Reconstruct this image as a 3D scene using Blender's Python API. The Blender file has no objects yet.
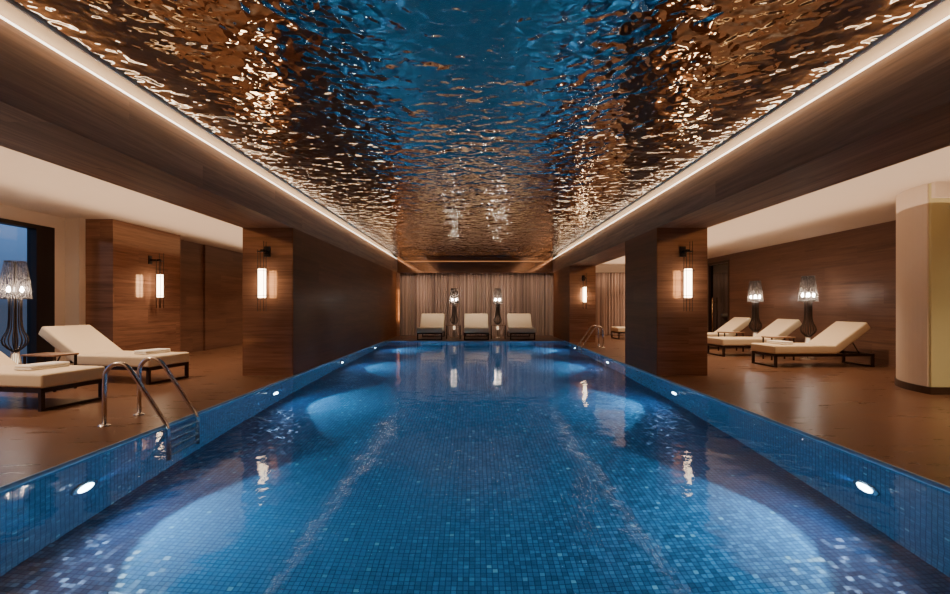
import bpy, bmesh, math, random
from mathutils import Vector, Matrix
random.seed(7)
C = bpy.context.scene.collection
sc = bpy.context.scene
PI = math.pi
R = math.radians

# ------------------------------------------------------------------ dimensions (metres)
CAM_H = 1.2
W = 3.158            # half width of the pool
Y0, Y1 = 1.2, 16.7   # near and far edge of the pool
DEPTH = 1.5
WATER = -0.025
SOF = 2.567          # underside of the timber beams
LCE = 2.89           # lounge ceiling
MIR = 3.2            # rippled metal ceiling
XO = 4.04            # outer face of beams and pillars
YP = 8.33            # front of the first pillars
YE = 19.62           # curtain line
YB = -2.6            # wall behind the camera
XL, XR = -7.83, 8.24

# ------------------------------------------------------------------ materials
class NT:
    def __init__(s, name):
        s.m = bpy.data.materials.new(name); s.m.use_nodes = True
        s.t = s.m.node_tree; s.t.nodes.clear()
        s.out = s.n('ShaderNodeOutputMaterial')
    def n(s, typ, **kw):
        nd = s.t.nodes.new(typ)
        for k, v in kw.items():
            if k.startswith('_'):
                setattr(nd, k[1:], v)
            else:
                nd.inputs[k.replace('__', ' ')].default_value = v
        return nd
    def l(s, a, b): s.t.links.new(a, b)
    def math(s, op, a, b=None):
        nd = s.t.nodes.new('ShaderNodeMath'); nd.operation = op
        for i, v in enumerate((a, b)):
            if v is None: continue
            if isinstance(v, (int, float)): nd.inputs[i].default_value = v
            else: s.l(v, nd.inputs[i])
        return nd.outputs[0]
    def mix(s, fac, a, b, blend='MIX'):
        nd = s.t.nodes.new('ShaderNodeMix'); nd.data_type = 'RGBA'; nd.blend_type = blend
        for i, v in ((0, fac), (6, a), (7, b)):
            if isinstance(v, (int, float)): nd.inputs[i].default_value = v
            elif isinstance(v, tuple): nd.inputs[i].default_value = (*v, 1) if len(v) == 3 else v
            else: s.l(v, nd.inputs[i])
        return nd.outputs[2]
    def ramp(s, fac, stops):
        nd = s.t.nodes.new('ShaderNodeValToRGB'); cr = nd.color_ramp
        while len(cr.elements) < len(stops): cr.elements.new(0.5)
        for e, (p, c) in zip(cr.elements, stops):
            e.position = p; e.color = (*c, 1) if len(c) == 3 else c
        s.l(fac, nd.inputs[0]); return nd.outputs[0]
    def pos(s): return s.n('ShaderNodeNewGeometry').outputs['Position']
    def scale(s, v, sx, sy, sz):
        nd = s.t.nodes.new('ShaderNodeVectorMath'); nd.operation = 'MULTIPLY'
        s.l(v, nd.inputs[0]); nd.inputs[1].default_value = (sx, sy, sz); return nd.outputs[0]
    def sep(s, v):
        nd = s.t.nodes.new('ShaderNodeSeparateXYZ'); s.l(v, nd.inputs[0]); return nd.outputs
    def comb(s, x, y, z):
        nd = s.t.nodes.new('ShaderNodeCombineXYZ')
        for i, v in enumerate((x, y, z)):
            if isinstance(v, (int, float)): nd.inputs[i].default_value = v
            else: s.l(v, nd.inputs[i])
        return nd.outputs[0]
    def noise(s, v, scale, detail=3, rough=0.5, dist=0.0):
        nd = s.n('ShaderNodeTexNoise', Scale=scale, Detail=detail, Roughness=rough, Distortion=dist)
        if v is not None: s.l(v, nd.inputs['Vector'])
        return nd.outputs['Fac']
    def bump(s, h, strength, dist):
        nd = s.n('ShaderNodeBump', Strength=strength, Distance=dist); s.l(h, nd.inputs['Height']); return nd.outputs[0]
    def prin(s, col, rough=0.5, metal=0.0, coat=0.0, coat_rough=0.03, normal=None, spec=0.5, sheen=0.0, em=None, ems=0.0):
        p = s.n('ShaderNodeBsdfPrincipled')
        if isinstance(col, tuple): p.inputs['Base Color'].default_value = (*col, 1)
        else: s.l(col, p.inputs['Base Color'])
        if isinstance(rough, (int, float)): p.inputs['Roughness'].default_value = rough
        else: s.l(rough, p.inputs['Roughness'])
        p.inputs['Metallic'].default_value = metal
        p.inputs['Coat Weight'].default_value = coat
        p.inputs['Coat Roughness'].default_value = coat_rough
        p.inputs['Specular IOR Level'].default_value = spec
        p.inputs['Sheen Weight'].default_value = sheen
        if normal is not None: s.l(normal, p.inputs['Normal'])
        if em is not None:
            p.inputs['Emission Color'].default_value = (*em, 1); p.inputs['Emission Strength'].default_value = ems
        s.l(p.outputs[0], s.out.inputs[0]); return p

def mat_plain(name, col, rough=0.5, metal=0.0, var=0.08, scale=14, **kw):
    t = NT(name)
    f = t.noise(t.pos(), scale, 3)
    lo = tuple(c * (1 - var) for c in col); hi = tuple(min(1, c * (1 + var)) for c in col)
    t.prin(t.mix(f, lo, hi), rough, metal, **kw)
    return t.m

def mat_emit(name, col, strength):
    t = NT(name); e = t.n('ShaderNodeEmission', Strength=strength); e.inputs[0].default_value = (*col, 1)
    t.l(e.outputs[0], t.out.inputs[0]); return t.m

def mat_wood(name, dark, light, across, rough=0.4, coat=0.6, panel_h=0.42, panel_l=2.6, coat_rough=0.04, spec=.3, tint=(1, 1, 1)):
    """veneer; across = multipliers that stretch the grain (large number = across the grain)"""
    t = NT(name); p = t.pos(); x, y, z = t.sep(p)
    if across == 'z':     # horizontal grain on upright walls
        g = t.scale(p, .9, .9, 26); al = t.math('ADD', x, y); ac = z
    else:                 # grain along the pool
        g = t.scale(p, 22, .7, 22); al = y; ac = t.math('ADD', x, z)
    row = t.math('FLOOR', t.math('DIVIDE', ac, panel_h))
    colm = t.math('FLOOR', t.math('ADD', t.math('DIVIDE', al, panel_l), t.math('MULTIPLY', row, .37)))
    wn = t.n('ShaderNodeTexWhiteNoise'); wn.noise_dimensions = '2D'
    t.l(t.comb(row, colm, 0), wn.inputs['Vector'])
    off = t.n('ShaderNodeVectorMath', _operation='ADD'); t.l(g, off.inputs[0])
    t.l(t.scale(wn.outputs['Color'], 7, 7, 7), off.inputs[1])
    n1 = t.noise(off.outputs[0], 1.0, 5, .6, .6)
    n2 = t.noise(off.outputs[0], 4.5, 3, .6, .2)
    n0 = t.noise(t.scale(off.outputs[0], .22, .22, .22), 1.0, 1)
    f = t.math('ADD', t.math('ADD', t.math('MULTIPLY', n1, .5), t.math('MULTIPLY', n0, .3)), t.math('MULTIPLY', n2, .2))
    c = t.ramp(f, [(.32, dark), (.7, light)])
    c = t.mix(t.math('MULTIPLY', wn.outputs['Value'], .38), c, dark)
    t.prin(c, rough, coat=coat, coat_rough=coat_rough, spec=spec, normal=t.bump(n2, .05, .003)).inputs['Specular Tint'].default_value = (*tint, 1)
    return t.m

M = {}
M['walnut'] = mat_wood('walnut_veneer', (.10, .047, .030), (.36, .188, .120), 'z', rough=.09, coat=0, spec=1.0, tint=(1, .52, .25))
M['walnut_wall'] = mat_wood('walnut_wall_veneer', (.085, .040, .026), (.26, .132, .084), 'z', rough=.5, coat=.12, coat_rough=.3)
M['walnut_dark'] = mat_wood('dark_walnut_veneer', (.15, .054, .020), (.28, .105, .042), 'z', rough=.5, coat=.03, spec=.12, coat_rough=.12)
M['walnut_gloss'] = mat_plain('bronzed_gloss_lacquer', (.34, .19, .12), .07, .8, var=.05)
M['walnut_beam'] = mat_wood('walnut_beam_veneer', (.12, .060, .034), (.46, .25, .15), 'y', rough=.55, coat=.0, panel_h=.3, panel_l=3.2)

def mat_floor():
    t = NT('brown_polished_deck'); p = t.pos(); x, y, z = t.sep(p)
    g = t.scale(p, 1.2, 7, 1)
    n1 = t.noise(g, 1.3, 5, .6, .5); n2 = t.noise(p, 30, 2)
    f = t.math('ADD', t.math('MULTIPLY', n1, .8), t.math('MULTIPLY', n2, .2))
    c = t.ramp(f, [(.3, (.11, .050, .026)), (.72, (.19, .094, .053))])
    bt = t.n('ShaderNodeTexBrick', Scale=1.0, Mortar__Size=.0); bt.offset = .5
    bt.inputs['Color1'].default_value = (1, 1, 1, 1); bt.inputs['Color2'].default_value = (.86, .86, .86, 1)
    bt.inputs['Mortar'].default_value = (.86, .86, .86, 1)
    bt.inputs['Brick Width'].default_value = 1.2; bt.inputs['Row Height'].default_value = .6
    t.l(t.comb(x, y, 0), bt.inputs['Vector'])
    c = t.mix(1.0, c, bt.outputs['Color'], 'MULTIPLY')
    rg = t.math('ADD', .23, t.math('MULTIPLY', n1, .12))
    t.prin(c, rg, spec=.32)
    return t.m
M['floor'] = mat_floor()

def mat_tile():
    t = NT('blue_glass_mosaic'); p = t.pos(); x, y, z = t.sep(p)
    nx, ny, nz = t.sep(t.n('ShaderNodeNewGeometry').outputs['Normal'])
    S = 1 / .042
    def cell(v): return t.math('FLOOR', t.math('MULTIPLY', v, S))
    def edge(v):
        fr = t.math('FRACT', t.math('MULTIPLY', v, S))
        d = t.math('ABSOLUTE', t.math('SUBTRACT', fr, .5))
        return t.math('GREATER_THAN', d, .415)
    def onaxis(nc): return t.math('GREATER_THAN', t.math('ABSOLUTE', nc), .5)
    gx = t.math('MULTIPLY', edge(x), t.math('SUBTRACT', 1, onaxis(nx)))
    gy = t.math('MULTIPLY', edge(y), t.math('SUBTRACT', 1, onaxis(ny)))
    gz = t.math('MULTIPLY', edge(z), t.math('SUBTRACT', 1, onaxis(nz)))
    grout = t.math('MAXIMUM', gx, t.math('MAXIMUM', gy, gz))
    wn = t.n('ShaderNodeTexWhiteNoise'); wn.noise_dimensions = '3D'
    t.l(t.comb(cell(t.math('ADD', x, .001)), cell(t.math('ADD', y, .001)), cell(t.math('ADD', z, .001))), wn.inputs['Vector'])
    v = wn.outputs['Value']
    c = t.ramp(v, [(0, (.036, .108, .185)), (.5, (.042, .128, .22)), (.95, (.055, .158, .255)), (.985, (.068, .19, .295)), (1.0, (.15, .32, .37))])
    c = t.mix(grout, c, (.014, .058, .125))
    tilt = t.n('ShaderNodeVectorMath', _operation='SUBTRACT')
    t.l(wn.outputs['Color'], tilt.inputs[0]); tilt.inputs[1].default_value = (.5, .5, .5)
    nn = t.n('ShaderNodeVectorMath', _operation='ADD')
    t.l(t.n('ShaderNodeNewGeometry').outputs['Normal'], nn.inputs[0])
    t.l(t.scale(tilt.outputs[0], .35, .35, .35), nn.inputs[1])
    nrm = t.n('ShaderNodeVectorMath', _operation='NORMALIZE'); t.l(nn.outputs[0], nrm.inputs[0])
    t.prin(c, .25, normal=nrm.outputs[0], spec=.13)
    return t.m
M['tile'] = mat_tile()

def mat_water():
    t = NT('clear_pool_water')
    p = t.pos()
    h = t.math('ADD', t.noise(p, 2.2, 1, .5, .3), t.math('MULTIPLY', t.noise(p, 9.0, 1, .5, .2), .25))
    nb = t.bump(h, .55, .012); nr = t.bump(h, .16, .012)
    g = t.n('ShaderNodeBsdfRefraction', IOR=1.333, Roughness=0.0); g.inputs['Color'].default_value = (.84, .95, 1, 1)
    r = t.n('ShaderNodeBsdfGlossy', Roughness=0.055); fr = t.n('ShaderNodeFresnel', IOR=1.333)
    m = t.n('ShaderNodeMixShader'); t.l(t.math('MULTIPLY', fr.outputs[0], .70), m.inputs[0])
    t.l(g.outputs[0], m.inputs[1]); t.l(r.outputs[0], m.inputs[2])
    t.l(nr, g.inputs['Normal']); t.l(nb, r.inputs['Normal'])
    t.l(m.outputs[0], t.out.inputs[0]); return t.m
M['water'] = mat_water()

def mat_mirror():
    t = NT('rippled_bronze_mirror'); p = t.pos()
    h1 = t.noise(p, 3.6, 1, .5, .5); h2 = t.noise(p, 8.0, 1, .5, .3)
    h = t.math('ADD', t.math('MULTIPLY', h1, .68), t.math('MULTIPLY', h2, .32))
    t.prin((.73, .65, .53), .03, 1.0, normal=t.bump(h, 1.0, .052))
    return t.m
M['mirror'] = mat_mirror()
M['cream'] = mat_plain('warm_cream_plaster', (.72, .59, .47), .8, var=.02, scale=3)
M['cream_yellow'] = mat_plain('ochre_cream_plaster', (.60, .54, .28), .8, var=.03, scale=3)
M['cove'] = mat_plain('tan_cove_plaster', (.50, .39, .29), .8, var=.02)
M['white_plaster'] = mat_plain('pale_plaster', (.75, .66, .58), .8, var=.02)
M['cushion'] = mat_plain('ivory_upholstery', (.70, .56, .37), .75, var=.05, scale=60, sheen=.2)
M['towel'] = mat_plain('white_terry', (.84, .80, .72), .95, var=.10, scale=160, sheen=.4)
M['bronze'] = mat_plain('dark_bronze_metal', (.045, .026, .018), .38, .6, var=.15, scale=30)
M['black'] = mat_plain('black_metal', (.015, .012, .012), .35, .5)
M['steel'] = mat_plain('polished_steel', (.80, .76, .72), .22, 1.0, var=.03)
M['brass'] = mat_plain('brushed_brass', (.72, .50, .28), .25, 1.0, var=.05)
M['wire'] = mat_plain('smoked_rib_metal', (.075, .058, .05), .3, .6, var=.2)
M['silver_rib'] = mat_plain('silvered_rib', (.55, .45, .38), .3, .6, var=.2)
M['tabletop'] = mat_wood('side_table_veneer', (.22, .11, .06), (.42, .25, .15), 'y', rough=.3, coat=.5)
M['baseboard'] = mat_plain('dark_skirting', (.05, .026, .016), .35)
M['pale_edge'] = mat_plain('pale_coping_edge', (.30, .40, .50), .35)
M['frame_dark'] = mat_plain('window_frame_metal', (.022, .016, .014), .4, .4)
M['doorglass'] = mat_plain('black_door_glass', (.012, .010, .012), .06, 0, spec=.6)
M['curtain'] = None
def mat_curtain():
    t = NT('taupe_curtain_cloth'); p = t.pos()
    n = t.noise(t.scale(p, 17, 2, .15), 1, 2, .6)  # light and dark of the pleats painted in as vertical colour stripes
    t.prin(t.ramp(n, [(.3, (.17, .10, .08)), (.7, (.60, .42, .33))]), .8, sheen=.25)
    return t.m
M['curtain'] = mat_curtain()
M['led'] = mat_emit('led_line', (1.0, .86, .68), 5.5)
M['led_dim'] = mat_emit('led_line_dim', (1.0, .42, .15), .55)
M['bulb'] = mat_emit('lamp_bulb_glow', (1.0, .88, .74), 150.0)
M['sconce_glow'] = mat_emit('opal_glass_glow', (1.0, .74, .47), 14.0)
M['pool_lens'] = mat_emit('pool_lens_glow', (.72, .88, 1.0), 22.0)
M['base_glow'] = mat_emit('lamp_base_glow', (1.0, .72, .45), 2.2)

def mat_shade():
    t = NT('sheer_ribbon_shade')
    a = t.n('ShaderNodeBsdfDiffuse'); a.inputs[0].default_value = (.08, .066, .06, 1)
    b = t.n('ShaderNodeBsdfTranslucent'); b.inputs[0].default_value = (.13, .105, .09, 1)
    c = t.n('ShaderNodeBsdfTransparent')
    m1 = t.n('ShaderNodeMixShader', Fac=.5); t.l(a.outputs[0], m1.inputs[1]); t.l(b.outputs[0], m1.inputs[2])
    f = t.noise(t.scale(t.pos(), 70, 70, 3), 1, 2)
    m2 = t.n('ShaderNodeMixShader'); t.l(t.math('ADD', .10, t.math('MULTIPLY', f, .22)), m2.inputs[0])
    t.l(m1.outputs[0], m2.inputs[1]); t.l(c.outputs[0], m2.inputs[2])
    t.l(m2.outputs[0], t.out.inputs[0]); return t.m
M['shade'] = mat_shade()
def mat_pane():
    t = NT('window_glass')
    a = t.n('ShaderNodeBsdfTransparent'); a.inputs[0].default_value = (.9, .93, .95, 1)
    b = t.n('ShaderNodeBsdfGlossy', Roughness=.02); fr = t.n('ShaderNodeLayerWeight', Blend=.5)
    m = t.n('ShaderNodeMixShader'); t.l(t.math('ADD', .04, t.math('POWER', fr.outputs['Facing'], 5)), m.inputs[0]); t.l(a.outputs[0], m.inputs[1]); t.l(b.outputs[0], m.inputs[2])
    t.l(m.outputs[0], t.out.inputs[0]); return t.m
M['pane'] = mat_pane()

# ------------------------------------------------------------------ mesh helpers
def add_box(bm, x0, x1, y0, y1, z0, z1, bevel=0, seg=2, mx=None):
    r = bmesh.ops.create_cube(bm, size=1)
    vs = r['verts']
    for v in vs:
        v.co = Vector(((x0 + x1) / 2 + v.co.x * (x1 - x0), (y0 + y1) / 2 + v.co.y * (y1 - y0), (z0 + z1) / 2 + v.co.z * (z1 - z0)))
    if bevel:
        es = list({e for v in vs for e in v.link_edges})
        rb = bmesh.ops.bevel(bm, geom=es, offset=bevel, segments=seg, profile=.5, affect='EDGES')
        vs = list({v for v in rb['verts']} | {v for v in vs if v.is_valid})
    if mx is not None:
        bmesh.ops.transform(bm, matrix=mx, verts=vs)
    return vs
def add_tube(bm, pts, r, seg=10, cap=True):
    pts = [Vector(p) for p in pts]; rings = []
    up = None
    for i, p in enumerate(pts):
        d = (pts[min(i + 1, len(pts) - 1)] - pts[max(i - 1, 0)]).normalized()
        if up is None:
            up = Vector((0, 0, 1)) if abs(d.z) < .9 else Vector((0, 1, 0))
        a = d.cross(up)
        if a.length < 1e-4: a = d.cross(Vector((1, 0, 0)))
        a.normalize(); b = a.cross(d).normalized(); up = b
        rr = r[i] if isinstance(r, (list, tuple)) else r
        rings.append([bm.verts.new(p + a * math.cos(2 * PI * k / seg) * rr + b * math.sin(2 * PI * k / seg) * rr) for k in range(seg)])
    for q0, q1 in zip(rings, rings[1:]):
        for k in range(seg):
            bm.faces.new((q0[k], q0[(k + 1) % seg], q1[(k + 1) % seg], q1[k]))
    if cap:
        bm.faces.new(rings[0]); bm.faces.new(list(reversed(rings[-1])))
def add_lathe(bm, prof, seg=24, c=(0, 0)):
    rings = []
    for r, z in prof:
        rings.append([bm.verts.new((c[0] + max(r, 1e-4) * math.cos(2 * PI * k / seg), c[1] + max(r, 1e-4) * math.sin(2 * PI * k / seg), z)) for k in range(seg)])
    for q0, q1 in zip(rings, rings[1:]):
        for k in range(seg):
            bm.faces.new((q0[k], q0[(k + 1) % seg], q1[(k + 1) % seg], q1[k]))
    bm.faces.new(rings[-1]); bm.faces.new(list(reversed(rings[0])))
def add_prism(bm, poly, z0, z1):
    lo = [bm.verts.new((x, y, z0)) for x, y in poly]; hi = [bm.verts.new((x, y, z1)) for x, y in poly]
    n = len(poly)
    bm.faces.new(list(reversed(lo))); bm.faces.new(hi)
    for i in range(n): bm.faces.new((lo[i], lo[(i + 1) % n], hi[(i + 1) % n], hi[i]))
def add_extrude_y(bm, poly, y0, y1):
    a = [bm.verts.new((x, y0, z)) for x, z in poly]; b = [bm.verts.new((x, y1, z)) for x, z in poly]
    n = len(poly)
    bm.faces.new(a); bm.faces.new(list(reversed(b)))
    for i in range(n): bm.faces.new((a[i], b[i], b[(i + 1) % n], a[(i + 1) % n]))
def new(): return bmesh.new()
def obj(name, bm, mat, parent=None, smooth=False, wn=False):
    bmesh.ops.recalc_face_normals(bm, faces=bm.faces[:])
    me = bpy.data.meshes.new(name); bm.to_mesh(me); bm.free()
    if mat is not None: me.materials.append(mat)
    if smooth:
        for f in me.polygons: f.use_smooth = True
    o = bpy.data.objects.new(name, me); C.objects.link(o)
    if parent is not None: o.parent = parent
    if wn:
        m = o.modifiers.new('wn', 'WEIGHTED_NORMAL'); m.keep_sharp = False
    return o
def struct(name, bm, mat, parent=None, label=None, **kw):
    o = obj(name, bm, mat, parent, **kw)
    if parent is None: o['kind'] = 'structure'
    if label: o['label'] = label
    return o
def thing(name, label, cat, loc=(0, 0, 0), rz=0, group=None):
    o = bpy.data.objects.new(name, None); C.objects.link(o); o.empty_display_size = .1
    o.location = loc; o.rotation_euler = (0, 0, rz); o['label'] = label; o['category'] = cat
    if group: o['group'] = group
    return o
def tag(o, label, cat, group=None):
    o['label'] = label; o['category'] = cat
    if group: o['group'] = group
    return o
def dup(root, loc, rz, label):
    r = root.copy(); C.objects.link(r); r.location = loc; r.rotation_euler = (0, 0, rz); r['label'] = label
    for ch in list(root.children):
        c = ch.copy(); C.objects.link(c); c.parent = r
        for g in list(ch.children):
            d = g.copy(); C.objects.link(d); d.parent = c
    return r
def boxes(*bs):
    bm = new()
    for b in bs: add_box(bm, *b)
    return bm

# ------------------------------------------------------------------ the setting
struct('floor', boxes((XL - .3, -W, YB, YE + .9, -.06, 0), (W, XR + 1.5, YB, YE + .9, -.06, 0),
                      (-W, W, YB, Y0, -.06, 0), (-W, W, Y1, YE + .9, -.06, 0)), M['floor'],
       label='polished brown deck around the pool')
T = .12
struct('pool_basin', boxes((-W - T, -W, Y0 - T, Y1 + T, -DEPTH - T, -.06), (W, W + T, Y0 - T, Y1 + T, -DEPTH - T, -.06),
                           (-W, W, Y0 - T, Y0, -DEPTH - T, -.06), (-W, W, Y1, Y1 + T, -DEPTH - T, -.06),
                           (-W, W, Y0, Y1, -DEPTH - T, -DEPTH)), M['tile'], label='pool basin lined with small blue mosaic tiles')
e = .016
struct('trim_1', boxes((-W, -W + e, Y0, Y1, -.06, .002), (W - e, W, Y0, Y1, -.06, .002), (-W + e, W - e, Y1 - e, Y1, -.06, .002),
                       (-W + e, W - e, Y0, Y0 + e, -.06, .002)), M['pale_edge'], label='thin pale edge around the pool')
bm = new()
q = [bm.verts.new(p) for p in ((-W + e, Y0 + e, WATER), (W - e, Y0 + e, WATER), (W - e, Y1 - e, WATER), (-W + e, Y1 - e, WATER))]
bm.faces.new(q)
wt = obj('pool_water', bm, M['water'])
tag(wt, 'still clear water filling the blue mosaic swimming pool', 'water'); wt['kind'] = 'stuff'

# rippled metal ceiling over the pool, with the lit slot along both long sides
struct('ceiling', boxes((-3.08, 3.08, YB, YE - .2, MIR + .022, MIR + .08)), M['mirror'], label='rippled bronze mirror ceiling over the pool')
struct('trim_4', boxes((-3.08, -3.065, YB, YE - .2, MIR, MIR + .08), (3.065, 3.08, YB, YE - .2, MIR, MIR + .08)), M['white_plaster'], label='dark edge trim of the mirror ceiling')
struct('ceiling_slab', boxes((XL - .3, XR + 1.5, YB, YE + .9, 3.42, 3.5)), M['white_plaster'])
for s, side in ((-1, 'left'), (1, 'right')):
    x0, x1 = sorted((s * W, s * XO))
    bm = new()
    # beam body: underside, pool-side fascia with a small upper lip, outer face
    poly = [(s * W, SOF), (s * XO, SOF), (s * XO, 3.42), (s * 3.36, 3.42), (s * 3.36, 3.12), (s * W, 3.12)]
    add_extrude_y(bm, poly, YB, YE - .16)
    struct('beam_' + side, bm, M['walnut_beam'], label='walnut veneered ceiling beam on the %s side of the pool' % side)
    bm = new()
    poly = [(s * 3.26, 3.415), (s * 3.355, 3.415), (s * 3.355, 3.122), (s * (W + .006), 3.122), (s * (W + .006), 3.136), (s * 3.26, 3.136)]
    add_extrude_y(bm, poly, YB + .02, YE - .2)
    struct('trim_2' if s < 0 else 'trim_3', bm, M['cove'], label='pale cove behind the light line, %s side' % side)
    bm = new()
    add_extrude_y(bm, [(s * (W + .001), 3.122), (s * (W + .005), 3.122), (s * (W + .005), 3.138), (s * (W + .001), 3.138)], YB + .02, YE - .2)
    tag(obj('led_light_strip', bm, M['led']), 'long white light line in the ceiling slot above the ' + ('long dark wall' if s < 0 else 'two separate pillars'), 'light strip', 'ceiling slot lights')

# end bulkhead above the curtain
struct('far_bulkhead_wall', boxes((-W + .002, W - .002, YE - .15, YE - .03, SOF, 3.42)), M['walnut_gloss'], label='dark glossy bulkhead above the far curtain')
bm = boxes((-2.95, 2.95, YE - .185, YE - .152, 3.02, 3.045))
tag(obj('light_rail', bm, M['led_dim']), 'dim amber light line across the bulkhead above the far curtain', 'light strip')
struct('soffit_far', boxes((-XO, XO, YE - .02, YE + .9, SOF, SOF + .1)), M['walnut_dark'])

# pillars and the long wall beside the pool
struct('pool_edge_wall', boxes((-XO + .006, -W - .012, YP, YE - .3, 0, SOF)), M['walnut'], label='long walnut clad wall standing on the left pool edge')
bm = boxes((-W - .012, -W, YP + .004, YE - .3, .0, SOF))
struct('pool_edge_wall_panel', bm, M['walnut_dark'], label='dark veneer face of the left wall along the water')
def pillar(y0, y1, lab):
    o = struct('pillar', boxes((W + .012, XO - .006, y0, y1, 0, SOF)), M['walnut'], label=lab)
    struct('pillar_face', boxes((W, W + .012, y0 + .004, y1, 0, SOF)), M['walnut_dark'], o)
    return o
pillar(YP, 10.1, 'near walnut pillar on the right pool edge')
pillar(16.05, YE - .3, 'far walnut pillar on the right pool edge')
# narrow lit pilaster at the end of the left wall
struct('far_pilaster', boxes((-W - .35, -W + .12, YE - .24, YE - .19, 0, SOF)), M['walnut'])

# lounge ceilings
struct('ceiling_left', boxes((XL - .3, -XO - .002, YB, YE + .9, LCE, LCE + .1)), M['cream'], label='cream ceiling over the left lounge')
struct('ceiling_right', boxes((XO + .002, XR + 1.5, YB, YE + .9, LCE, LCE + .1)), M['cream'], label='cream ceiling over the right lounge')

# left side: window wall, cream return, walnut block, recess
struct('wall_left', boxes((XL - .2, XL, 8.93, 9.32, 0, LCE), (XL - .2, XL, YB, 3.0, 0, LCE), (XL - .2, XL, 3.0, 8.93, 2.66, LCE),
                          (XL, -7.53, 9.17, 9.32, 0, LCE), (-7.62, -7.53, 9.13, 9.17, 0, LCE)), M['cream'], label='cream wall with the window on the left')
struct('walnut_block_wall', boxes((-7.53, -7.0, 9.28, 11.4, 0, LCE), (-8.0, -7.53, 9.32, 11.4, 0, LCE)), M['walnut'], label='walnut clad block beside the left window')
struct('recessed_wall', boxes((-7.6, -7.42, 11.4, YE + .9, 0, LCE), (-7.42, -7.36, 13.1, YE - .2, 0, LCE)), M['walnut_wall'], label='recessed walnut wall behind the left pillar')
win = bpy.data.objects.new('window_1', None); C.objects.link(win); win['kind'] = 'structure'
win['label'] = 'dark framed full height window on the left'
obj('window_frame', boxes((XL - .16, XL + .012, 8.56, 8.93, 0, 2.66), (XL - .16, XL + .012, 3.0, 8.56, 2.59, 2.66),
                          (XL - .16, XL + .012, 3.0, 8.56, 0, .07), (XL - .16, XL + .012, 5.7, 5.78, .07, 2.59), (XL - .16, XL + .012, 3.0, 3.08, .07, 2.59)), M['frame_dark'], win)
for a, b in ((3.08, 5.7), (5.78, 8.56)):
    obj('window_pane', boxes((XL - .10, XL - .09, a, b, .07, 2.59)), M['pane'], win)

# right side: walnut wall with door, curved cream wall
struct('wall_right', boxes((XR, XR + .2, 7.93, 15.55, 0, LCE), (XR, XR + .2, 16.95, YE + .9, 0, LCE), (XR, XR + .2, 15.55, 16.95, 2.72, LCE)), M['walnut_wall'], label='walnut veneered wall behind the right loungers')
door = bpy.data.objects.new('door_1', None); C.objects.link(door); door['kind'] = 'structure'
door['label'] = 'dark glass door in the right walnut wall'
obj('door_leaf', boxes((XR + .06, XR + .10, 15.63, 16.87, 0.005, 2.64)), M['doorglass'], door)
obj('door_frame', boxes((XR - .012, XR + .2, 15.55, 15.63, 0, 2.72), (XR - .012, XR + .2, 16.87, 16.95, 0, 2.72), (XR - .012, XR + .2, 15.63, 16.87, 2.64, 2.72)), M['bronze'], door)
bm = new()
add_tube(bm, [(XR - .02, 16.62, .30), (XR - .02, 16.62, 1.5)], .018)
for z in (.45, 1.35): add_tube(bm, [(XR - .02, 16.62, z), (XR + .07, 16.62, z)], .01, 8)
obj('door_handle', bm, M['brass'], door, smooth=True)

arc = []
cx, cy, rr = 7.53, 6.60, 1.31
NA = 24
for k in range(NA + 1):
    a = R(90 + 90 * k / NA)
    arc.append((cx + rr * math.cos(a), cy + rr * math.sin(a)))
bm = new(); add_prism(bm, [(XR + .1, cy + rr)] + arc + [(6.30, 6.60)] + [(cx + (rr - .12) * math.cos(R(180 - 90 * k / NA)), cy + (rr - .12) * math.sin(R(180 - 90 * k / NA))) for k in range(1, NA + 1)] + [(XR + .1, cy + rr - .12)], 0.0, LCE)
struct('curved_wall', bm, M['cream'], label='curved cream wall closing the lounge')
struct('lintel_wall', boxes((6.235, XR + 1.5, 6.50, 6.556, 2.68, LCE)), M['cream'])
struct('ochre_wall', boxes((6.235, XR + 1.5, 6.558, 6.598, 0, LCE)), M['cream_yellow'], label='ochre wall beside the curved cream wall')
bm = new()
def ap(r, d): return (cx + r * math.cos(R(d)), cy + r * math.sin(R(d)))
bb = [ap(rr + .018, 100 + 80 * k / NA) for k in range(NA + 1)]
add_prism(bm, bb + [(6.202, 6.535), (XR + 1.4, 6.535), (XR + 1.4, 6.555), (6.218, 6.555)] + [ap(rr + .002, 180 - 80 * k / NA) for k in range(NA + 1)], 0, .10)
struct('baseboard_right', bm, M['baseboard'])
struct('front_side_wall', boxes((XR + 1.4, XR + 1.5, YB, 6.4, 0, LCE)), M['cream'])
struct('wall_back', boxes((XL - .3, XR + 1.5, YB - .2, YB, 0, 3.5)), M['walnut'])
struct('wall_far', boxes((XL - .3, XR + 1.5, YE + .9, YE + 1.1, 0, 3.5)), M['cream'])
struct('bay_bulkhead_wall', boxes((XO + .004, XR - .002, YE - .06, YE + .06, 2.60, LCE)), M['white_plaster'])

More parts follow.
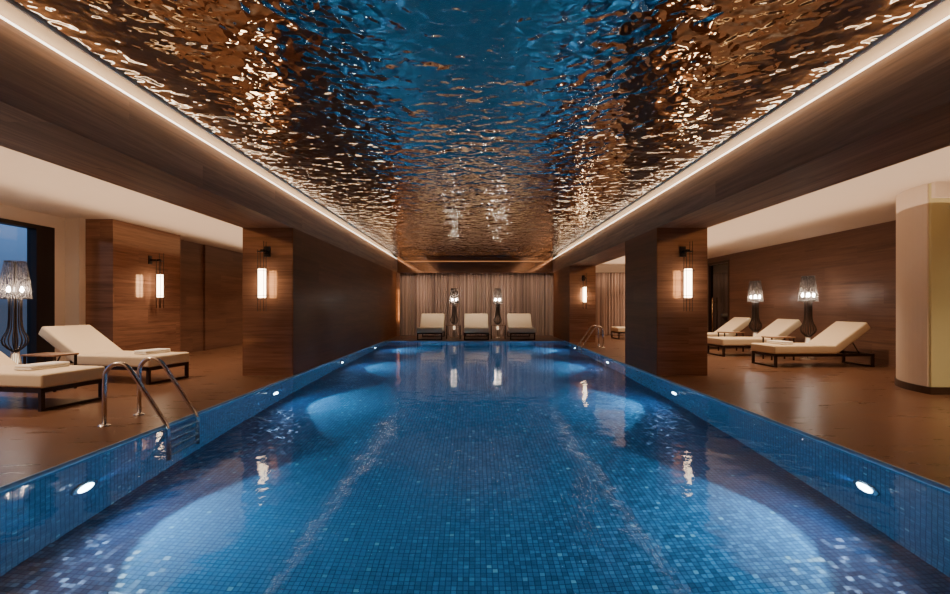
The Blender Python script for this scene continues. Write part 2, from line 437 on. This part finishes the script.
# curtains
def curtain(x0, x1, y, z1, label, wl=.105):
    bm = new(); n = int((x1 - x0) / .0175); lo = []; hi = []; mid = []
    ph = 0
    for i in range(n + 1):
        x = x0 + (x1 - x0) * i / n
        ph += 2 * PI * .0175 / (wl * (1 + .25 * math.sin(x * 2.3) + .15 * math.sin(x * 7.1)))
        a = .075 * (1 + .3 * math.sin(x * 3.7))
        yy = a * math.sin(ph)
        lo.append(bm.verts.new((x, y + yy * 1.15, .015))); mid.append(bm.verts.new((x, y + yy, 1.3))); hi.append(bm.verts.new((x, y + yy * .8, z1)))
    for i in range(n):
        bm.faces.new((lo[i], lo[i + 1], mid[i + 1], mid[i])); bm.faces.new((mid[i], mid[i + 1], hi[i + 1], hi[i]))
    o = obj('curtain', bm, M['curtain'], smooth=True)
    tag(o, label, 'curtain'); return o
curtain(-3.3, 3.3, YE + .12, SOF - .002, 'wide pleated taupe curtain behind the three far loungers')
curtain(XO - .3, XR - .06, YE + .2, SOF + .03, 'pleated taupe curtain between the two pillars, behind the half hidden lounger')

# ------------------------------------------------------------------ sun loungers
def make_lounger(label, group, width, ang, seat=1.30, back=.78):
    t = thing('sun_lounger', label, 'sun lounger', group=group)
    w = width / 2; zt, th = .43, .165; zb = zt - th
    bm = new(); add_box(bm, 0, seat, -w, w, zb, zt, .03, 3)
    obj('seat_cushion', bm, M['cushion'], t, smooth=True, wn=True)
    mx = Matrix.Translation((seat + .01, 0, zb + .005)) @ Matrix.Rotation(-ang, 4, 'Y')
    bm = new(); add_box(bm, 0, back + .06, -w, w, 0, th, .03, 3, mx)
    obj('backrest_cushion', bm, M['cushion'], t, smooth=True, wn=True)
    L = seat + back - .03
    r = .022
    ft = zb - .002
    bm = boxes((.02, L, -w + .01, -w + .01 + 2 * r, ft - .05, ft), (.02, L, w - .01 - 2 * r, w - .01, ft - .05, ft),
               (.02, .02 + 2 * r, -w + .01, w - .01, ft - .05, ft), (L - 2 * r, L, -w + .01, w - .01, ft - .05, ft),
               (seat - .02, seat + .02, -w + .01, w - .01, ft - .05, ft))
    obj('frame', bm, M['bronze'], t)
    for x in (.02, L - 2 * r):
        for s in (-1, 1):
            ys = sorted((s * (w - .01), s * (w - .01 - 2 * r)))
            obj('leg', boxes((x, x + 2 * r, ys[0], ys[1], 0, ft - .05)), M['bronze'], t)
        obj('leg_crossbar', boxes((x, x + 2 * r, -w + .01 + 2 * r, w - .01 - 2 * r, 0, .03)), M['bronze'], t)
    hx, hz = seat + .45 * math.cos(ang), zb + .45 * math.sin(ang)
    for s in (-1, 1):
        bm = new(); add_tube(bm, [(hx, s * (w - .12), hz), (hx + .18, s * (w - .12), ft - .03)], .012, 8)
        obj('backrest_support', bm, M['bronze'], t, smooth=True)
    return t
G1 = 'loungers along the walnut wall'
r1 = make_lounger('ivory sun lounger with folded towel on walnut wall deck, beside the curved cream wall', G1, .78, R(36), seat=1.28)
r1.location = (5.86, 9.80, 0); r1.rotation_euler.z = R(2)
dup(r1, (5.90, 11.85, 0), R(2), 'ivory sun lounger standing between the two tall lamps along the walnut wall')
dup(r1, (5.90, 13.90, 0), R(2), 'ivory sun lounger by the dark glass door, past both walnut wall lamps')
l1 = make_lounger('ivory sun lounger with towel before the dusk window, cut off by the photo edge', 'loungers by the dusk window', .80, R(32), seat=1.40, back=.84)
l1.location = (-4.86, 5.85, 0); l1.rotation_euler.z = R(180 - 9)
dup(l1, (-4.90, 7.73, 0), R(180 - 12), 'ivory sun lounger with raised back between window lamp and walnut block')
f1 = make_lounger('ivory lounger in the middle of the row before the far curtain, between two lamps', 'loungers before the far curtain', .92, R(40), seat=1.28)
f1.location = (.05, 17.12, 0); f1.rotation_euler.z = R(90)
dup(f1, (-1.62, 17.12, 0), R(91), 'ivory lounger before the far curtain, next to the end of the long dark wall')
dup(f1, (1.70, 17.12, 0), R(89), 'ivory lounger before the far curtain, next to the small far pillar')
dup(f1, (5.22, 18.0, 0), R(1), 'ivory lounger half hidden behind the near square pillar, before the bay curtain')

# ------------------------------------------------------------------ folded towels
def make_towel(label):
    t = thing('folded_towel', label, 'towel', group='folded towels on loungers')
    for k, (l, z0, z1) in enumerate(((.25, 0, .030), (.245, .031, .060))):
        bm = new(); add_box(bm, -l / 2, l / 2, -.24, .24, z0, z1, .014, 3)
        obj('towel_fold', bm, M['towel'], t, smooth=True, wn=True)
    return t
tw = make_towel('white folded towel on the lounger cut off by the photo edge')
tw.location = (-5.38, 5.98, .432); tw.rotation_euler.z = R(171)
dup(tw, (-5.32, 7.92, .432), R(168), 'white folded towel on the whole lounger beside the walnut block and window')
dup(tw, (6.30, 9.93, .432), R(4), 'white folded towel on the lounger by the curved cream wall')

# ------------------------------------------------------------------ side tables
def make_table(label, lx, ly, h):
    t = thing('side_table', label, 'side table', group='small side tables')
    bm = new(); add_box(bm, -lx / 2, lx / 2, -ly / 2, ly / 2, h - .025, h, .006, 2)
    obj('tabletop', bm, M['tabletop'], t)
    for sx in (-1, 1):
        for sy in (-1, 1):
            x = sx * (lx / 2 - .03); y = sy * (ly / 2 - .03)
            obj('leg', boxes((x - .013, x + .013, y - .013, y + .013, 0, h - .025)), M['bronze'], t)
    return t
t1 = make_table('slim wooden side table between the two loungers by the dusk window', .56, .36, .52)
t1.location = (-6.12, 6.92, 0); t1.rotation_euler.z = R(171)
dup(t1, (6.86, 10.86, 0), R(2), 'small side table behind the towel lounger that stands by the curved wall')
dup(t1, (6.86, 12.88, 0), R(2), 'small side table before the lounger by the dark glass door')
dup(t1, (-.80, 17.75, 0), 0, 'small side table before the far curtain lamp on the long dark wall side')
dup(t1, (.86, 17.75, 0), 0, 'small side table before the far curtain lamp on the far pillar side')

# ------------------------------------------------------------------ floor lamps
def make_lamp(label):
    t = thing('floor_lamp', label, 'floor lamp', group='tall ribbed floor lamps')
    bm = new(); add_lathe(bm, [(.001, 0), (.17, 0), (.17, .012), (.15, .02), (.03, .026), (.001, .026)], 28)
    obj('base', bm, M['steel'], t, smooth=True, wn=True)
    # lower ribbed foot with a glowing core
    prof = [(.10, .03), (.092, .12), (.078, .25), (.062, .38), (.050, .47), (.045, .52)]
    bm = new()
    for k in range(18):
        a = 2 * PI * k / 18
        add_tube(bm, [(r * math.cos(a), r * math.sin(a), z) for r, z in prof], .0055, 5)
    obj('foot_ribs', bm, M['silver_rib'], t, smooth=True)
    bm = new(); add_lathe(bm, [(.001, .30), (.04, .32), (.05, .40), (.042, .47), (.001, .49)], 16)
    obj('foot_globe', bm, M['base_glow'], t, smooth=True)
    # belly and neck of bent ribs
    prof = [(.045, .52), (.09, .56), (.140, .62), (.156, .68), (.140, .74), (.104, .81), (.084, .89), (.076, 1.0), (.074, 1.15), (.078, 1.35)]
    bm = new()
    for k in range(18):
        a = 2 * PI * k / 18
        add_tube(bm, [(r * math.cos(a), r * math.sin(a), z) for r, z in prof], .0072, 5)
    obj('body_ribs', bm, M['wire'], t, smooth=True)
    bm = new(); add_tube(bm, [(0, 0, .026), (0, 0, 1.88)], .014, 8); add_lathe(bm, [(.001, .50), (.05, .505), (.05, .525), (.001, .53)], 18)
    add_lathe(bm, [(.001, 1.345), (.074, 1.35), (.074, 1.362), (.001, 1.367)], 18)
    obj('stem', bm, M['wire'], t, smooth=True, wn=True)
    # shade of hanging ribbons
    bm = new(); n = 40
    for k in range(n):
        a = 2 * PI * k / n; da = .37 * 2 * PI / n
        def P(r, z, aa): return bm.verts.new((r * math.cos(aa), r * math.sin(aa), z))
        v = [P(.198, 1.32, a - da), P(.198, 1.32, a + da), P(.172, 1.60, a + da), P(.128, 1.89, a + da), P(.128, 1.89, a - da), P(.172, 1.60, a - da)]
        bm.faces.new((v[0], v[1], v[2], v[5])); bm.faces.new((v[5], v[2], v[3], v[4]))
    sh = obj('shade', bm, M['shade'], t)
    for r, z in ((.199, 1.32), (.129, 1.89)):
        bm = new(); add_tube(bm, [(r * math.cos(2 * PI * k / 32), r * math.sin(2 * PI * k / 32), z) for k in range(33)], .005, 5, False)
        obj('shade_ring', bm, M['wire'], sh, smooth=True)
    for z0, z1, r in ((1.87, 1.89, .128), (1.40, 1.42, .105)):
        bm = new()
        for k in range(4):
            a = PI / 4 + k * PI / 2
            add_tube(bm, [(0, 0, z0), (r * math.cos(a), r * math.sin(a), z1)], .005, 5)
        obj('shade_holder', bm, M['wire'], sh, smooth=True)
    for k in range(4):
        a = PI / 4 + k * PI / 2
        bm = new(); x, y = .105 * math.cos(a), .105 * math.sin(a)
        add_lathe(bm, [(.001, 1.42), (.016, 1.425), (.024, 1.455), (.018, 1.485), (.001, 1.51)], 12, (x, y))
        obj('bulb', bm, M['bulb'], t, smooth=True)
    return t
lp = make_lamp('tall ribbed floor lamp with sheer shade before the dusk window')
lp.location = (-7.05, 7.36, 0); lp.rotation_euler.z = R(45)
dup(lp, (7.62, 10.98, 0), .3, 'tall ribbed floor lamp by the walnut wall, behind the towel lounger near the curved wall')
dup(lp, (7.62, 13.05, 0), .1, 'tall ribbed floor lamp by the walnut wall, the one nearer the dark glass door')
dup(lp, (-.80, 18.45, 0), 0, 'tall ribbed floor lamp before the far curtain, on the long dark wall side')
dup(lp, (.87, 18.45, 0), .2, 'tall ribbed floor lamp before the far curtain, on the far pillar side')

# ------------------------------------------------------------------ wall sconces
def make_sconce(label):
    t = thing('wall_sconce', label, 'wall light', group='glass bar wall sconces')
    S = -.22
    bm = boxes((-.05, .05, -.02, 0, 2.06, 2.24), (-.018, .018, S - .02, -.02, 2.13, 2.165), (-.075, .075, S - .02, S + .02, 2.12, 2.14))
    obj('wall_bracket', bm, M['black'], t)
    for sx in (-1, 1):
        for sy in (-1, 1):
            bm = new(); x, y = sx * .05, S + sy * .046
            z1 = 2.30 if sx > 0 else 2.16
            add_tube(bm, [(x, y, 1.12), (x, y, z1)], .0055, 6)
            obj('rod', bm, M['black'], t, smooth=True)
    bm = new(); add_box(bm, -.053, .053, S - .04, S + .04, 1.35, 1.835, .01, 2)
    obj('glass_tube', bm, M['sconce_glow'], t, smooth=True, wn=True)
    for z in (1.385, 1.80):
        bm = new()
        for a, b in (((-.09, S - .058, z), (.09, S - .058, z)), ((-.09, S + .058, z), (.09, S + .058, z)), ((-.066, S - .08, z), (-.066, S + .08, z)), ((.066, S - .08, z), (.066, S + .08, z))):
            add_tube(bm, [a, b], .005, 6)
        obj('frame_band', bm, M['black'], t, smooth=True)
    return t
s1 = make_sconce('glowing glass bar sconce on the walnut end of the long dark wall')
s1.location = (-3.60, YP - .001, 0)
dup(s1, (3.60, YP - .001, 0), 0, 'glowing glass bar sconce on the large near pillar between pool and walnut wall loungers')
dup(s1, (3.62, 16.049, 0), 0, 'small glowing glass bar sconce on the far pillar beside the far ladder')
dup(s1, (-6.999, 10.33, .05), R(90), 'glowing glass bar sconce on the walnut block beside the dusk window')

# ------------------------------------------------------------------ pool ladders
def make_ladder(label):
    t = thing('pool_ladder', label, 'pool ladder', group='steel pool ladders')
    # local: +x towards the pool, deck edge at x=0
    for s in (-1, 1):
        y = s * .25
        pts = [(-.57, y, .0), (-.57, y, .42)]
        for k in range(1, 12):       # hoop
            a = PI - (PI * .80) * k / 11
            pts.append((-.57 + .145 + .145 * math.cos(a), y, .47 + .155 * math.sin(a)))
        pts += [(.045, y, .03), (.068, y, -.03), (.075, y, -.10), (.075, y, -1.15)]
        bm = new(); add_tube(bm, pts, .021, 12)
        h = obj('handrail', bm, M['steel'], t, smooth=True)
        bm = new(); add_lathe(bm, [(.022, 0), (.055, 0), (.055, .008), (.03, .018), (.022, .018)], 20, (-.57, y))
        obj('floor_flange', bm, M['steel'], h, smooth=True, wn=True)
    for z in (-.22, -.48, -.74, -1.0):
        bm = new(); add_box(bm, .045, .115, -.235, .235, z - .024, z + .024, .006, 2)
        obj('step', bm, M['steel'], t)
    return t
la = make_ladder('large steel pool ladder in front of the loungers by the dusk window')
la.location = (-W, 5.08, 0)
dup(la, (W, 14.2, 0), PI, 'small looking far steel pool ladder between the two pillars')

# ------------------------------------------------------------------ underwater lights
PL = {-1: ("bright round pool light in the tiled wall just before the large ladder",
           "round pool light in the tiled wall between large ladder and long dark wall",
           "round pool light under the middle of the long dark wall",
           "small far round pool light under the end of the long dark wall"),
      1: ("bright round pool light in the tiled wall below the open deck facing the large ladder",
          "round pool light in the tiled wall just before the large near pillar",
          "round pool light in the tiled wall past the near pillar, before the far ladder",
          "small far round pool light between the far ladder and far pillar")}
def make_poollight(label):
    t = thing('pool_light', label, 'pool light', group='round underwater pool lights')
    # local: +x into the water
    def disc(prof):
        bm = new(); add_lathe(bm, prof, 28)
        bmesh.ops.transform(bm, matrix=Matrix.Rotation(R(90), 4, 'Y'), verts=bm.verts[:]); return bm
    obj('bezel', disc([(.085, -.004), (.125, -.004), (.125, .012), (.11, .02), (.085, .02)]), M['steel'], t, smooth=True, wn=True)
    obj('lens', disc([(.001, .0), (.088, .0), (.082, .02), (.055, .036), (.001, .042)]), M['pool_lens'], t, smooth=True)
    return t
YL = (3.87, 7.56, 11.35, 15.05)
ZL = -.80
p0 = None
for s, side in ((-1, 'left'), (1, 'right')):
    for lab, y in zip(PL[s], YL):
        loc = (s * (W - .001), y, ZL); rz = 0 if s < 0 else PI
        if p0 is None: p0 = make_poollight(lab); p0.location = loc
        else: dup(p0, loc, rz, lab)

# ------------------------------------------------------------------ lights
def light(name, typ, loc, energy, col, rot=(0, 0, 0), **kw):
    d = bpy.data.lights.new(name, typ); d.energy = energy; d.color = col
    for k, v in kw.items(): setattr(d, k, v)
    o = bpy.data.objects.new(name, d); C.objects.link(o); o.location = loc; o.rotation_euler = rot
    return o
WARM = (1.0, .73, .50)
for s in (-1, 1):
    for y in YL:
        light('pool_spot', 'SPOT', (s * (W - .05), y, ZL), 330, (.46, .82, 1.0), (0, R(90) * (1 if s > 0 else -1), 0),
              spot_size=R(111), spot_blend=.12, shadow_soft_size=.04)
        light('pool_fill', 'SPOT', (s * (W - .05), y, ZL), 65, (.34, .56, 1.0), (0, R(90) * (1 if s > 0 else -1), 0), spot_size=R(172), spot_blend=.4, shadow_soft_size=.04)
for s in (-1, 1):
    for y in YL:
        d = Vector((s * .10, 1.0, -.10)).normalized()
        light('pool_glow', 'SPOT', (s * (W - .06), y + .03, ZL), 9, (.28, .48, 1.0), d.to_track_quat('-Z', 'Y').to_euler(), spot_size=R(46), spot_blend=1.0, shadow_soft_size=.005)  # added spot grazing the tiles, imitates a hazy beam beside each pool light
# downlights over the lounges
for y in (2.0, 4.6, 7.2, 9.8, 12.4, 15.0, 17.8):
    light('lounge_downlight', 'SPOT', (-5.7, y, 2.86), 260 if y < 11 else 150, WARM, spot_size=R(115), spot_blend=.9, shadow_soft_size=.03)
for y in (2.0, 4.4, 9.2, 11.4, 13.6, 15.8, 18.2):
    light('lounge_downlight', 'SPOT', (6.0, y, 2.86), 260, WARM, spot_size=R(115), spot_blend=.9, shadow_soft_size=.03)
# added fill for the lounge ceilings, and the light lines in the slots
for s in (-1, 1):
    # added upward fill without a fixture, unseen from below, brightening the cream ceilings
    light('ceiling_fill', 'AREA', (s * 5.45, 8.5, 2.62), 170, (1.0, .74, .52), (PI, 0, 0), shape='RECTANGLE', size=2.4, size_y=21)
    # line in the slot, washing the beam below
    light('beam_wash', 'AREA', (s * 3.087, 8.4, MIR + .012), 52, (1.0, .76, .50), (0, R(-66) * s, 0), shape='RECTANGLE', size=.016, size_y=21)
    light('slot_wash', 'AREA', (s * 3.185, 8.4, 3.150), 13, (1.0, .80, .58), (0, R(-110) * s, 0), shape='RECTANGLE', size=.016, size_y=21)
for x in (-2.6, -1.3, 0, 1.3, 2.6):
    light('curtain_fill', 'SPOT', (x, 18.0, 3.19), 85, (1.0, .76, .56), (R(38), 0, 0), spot_size=R(80), spot_blend=.9, shadow_soft_size=.03)  # fill spots added to brighten the far curtain, no fixture there
for x in (-1.62, .05, 1.70):
    light('lounger_fill', 'SPOT', (x, 16.6, 3.19), 70, (1.0, .76, .56), (R(32), 0, 0), spot_size=R(48), spot_blend=.9, shadow_soft_size=.03)  # extra fill put in to lift the three far loungers
light('curtain_wash', 'AREA', (0, YE - .35, 2.54), 5, WARM, (R(12), 0, 0), shape='RECTANGLE', size=6, size_y=.05)
light('bay_curtain_wash', 'AREA', (6.1, YE - .3, 2.58), 24, WARM, (R(12), 0, 0), shape='RECTANGLE', size=4, size_y=.05)
light('pilaster_light', 'AREA', (-W + .055, YE - .40, 1.25), 2.0, (1, .60, .28), (R(90), 0, 0), shape='RECTANGLE', size=.03, size_y=1.3)
light('ochre_light', 'SPOT', (7.6, 4.6, 2.8), 70, (1.0, .88, .60), (R(25), 0, 0), spot_size=R(110), spot_blend=1, shadow_soft_size=.1)

w = bpy.data.worlds.new('dusk'); sc.world = w; w.use_nodes = True
nt = w.node_tree; bg = nt.nodes['Background']
tc = nt.nodes.new('ShaderNodeTexCoord'); sx = nt.nodes.new('ShaderNodeSeparateXYZ'); rp = nt.nodes.new('ShaderNodeValToRGB')
nt.links.new(tc.outputs['Generated'], sx.inputs[0]); nt.links.new(sx.outputs['Z'], rp.inputs[0]); nt.links.new(rp.outputs[0], bg.inputs[0])
rp.color_ramp.elements[0].position = 0; rp.color_ramp.elements[0].color = (.06, .08, .13, 1)
rp.color_ramp.elements[1].position = .16; rp.color_ramp.elements[1].color = (.15, .33, .72, 1)
bg.inputs[1].default_value = 1.0

# ------------------------------------------------------------------ camera
cam = bpy.data.cameras.new('camera'); co = bpy.data.objects.new('camera', cam); C.objects.link(co)
cam.sensor_width = 36; cam.lens = 36 * 480 / 950
cam.shift_y = 9.5 / 950
co.location = (0, 0, CAM_H); co.rotation_euler = (R(90), 0, 0)
cam.clip_start = .05
sc.camera = co
sc.view_settings.view_transform = 'AgX'
sc.view_settings.look = 'None'
sc.view_settings.exposure = 0.2
sc.cycles.sample_clamp_indirect = 16
sc.cycles.max_bounces = 14
sc.cycles.glossy_bounces = 6
sc.cycles.transmission_bounces = 10
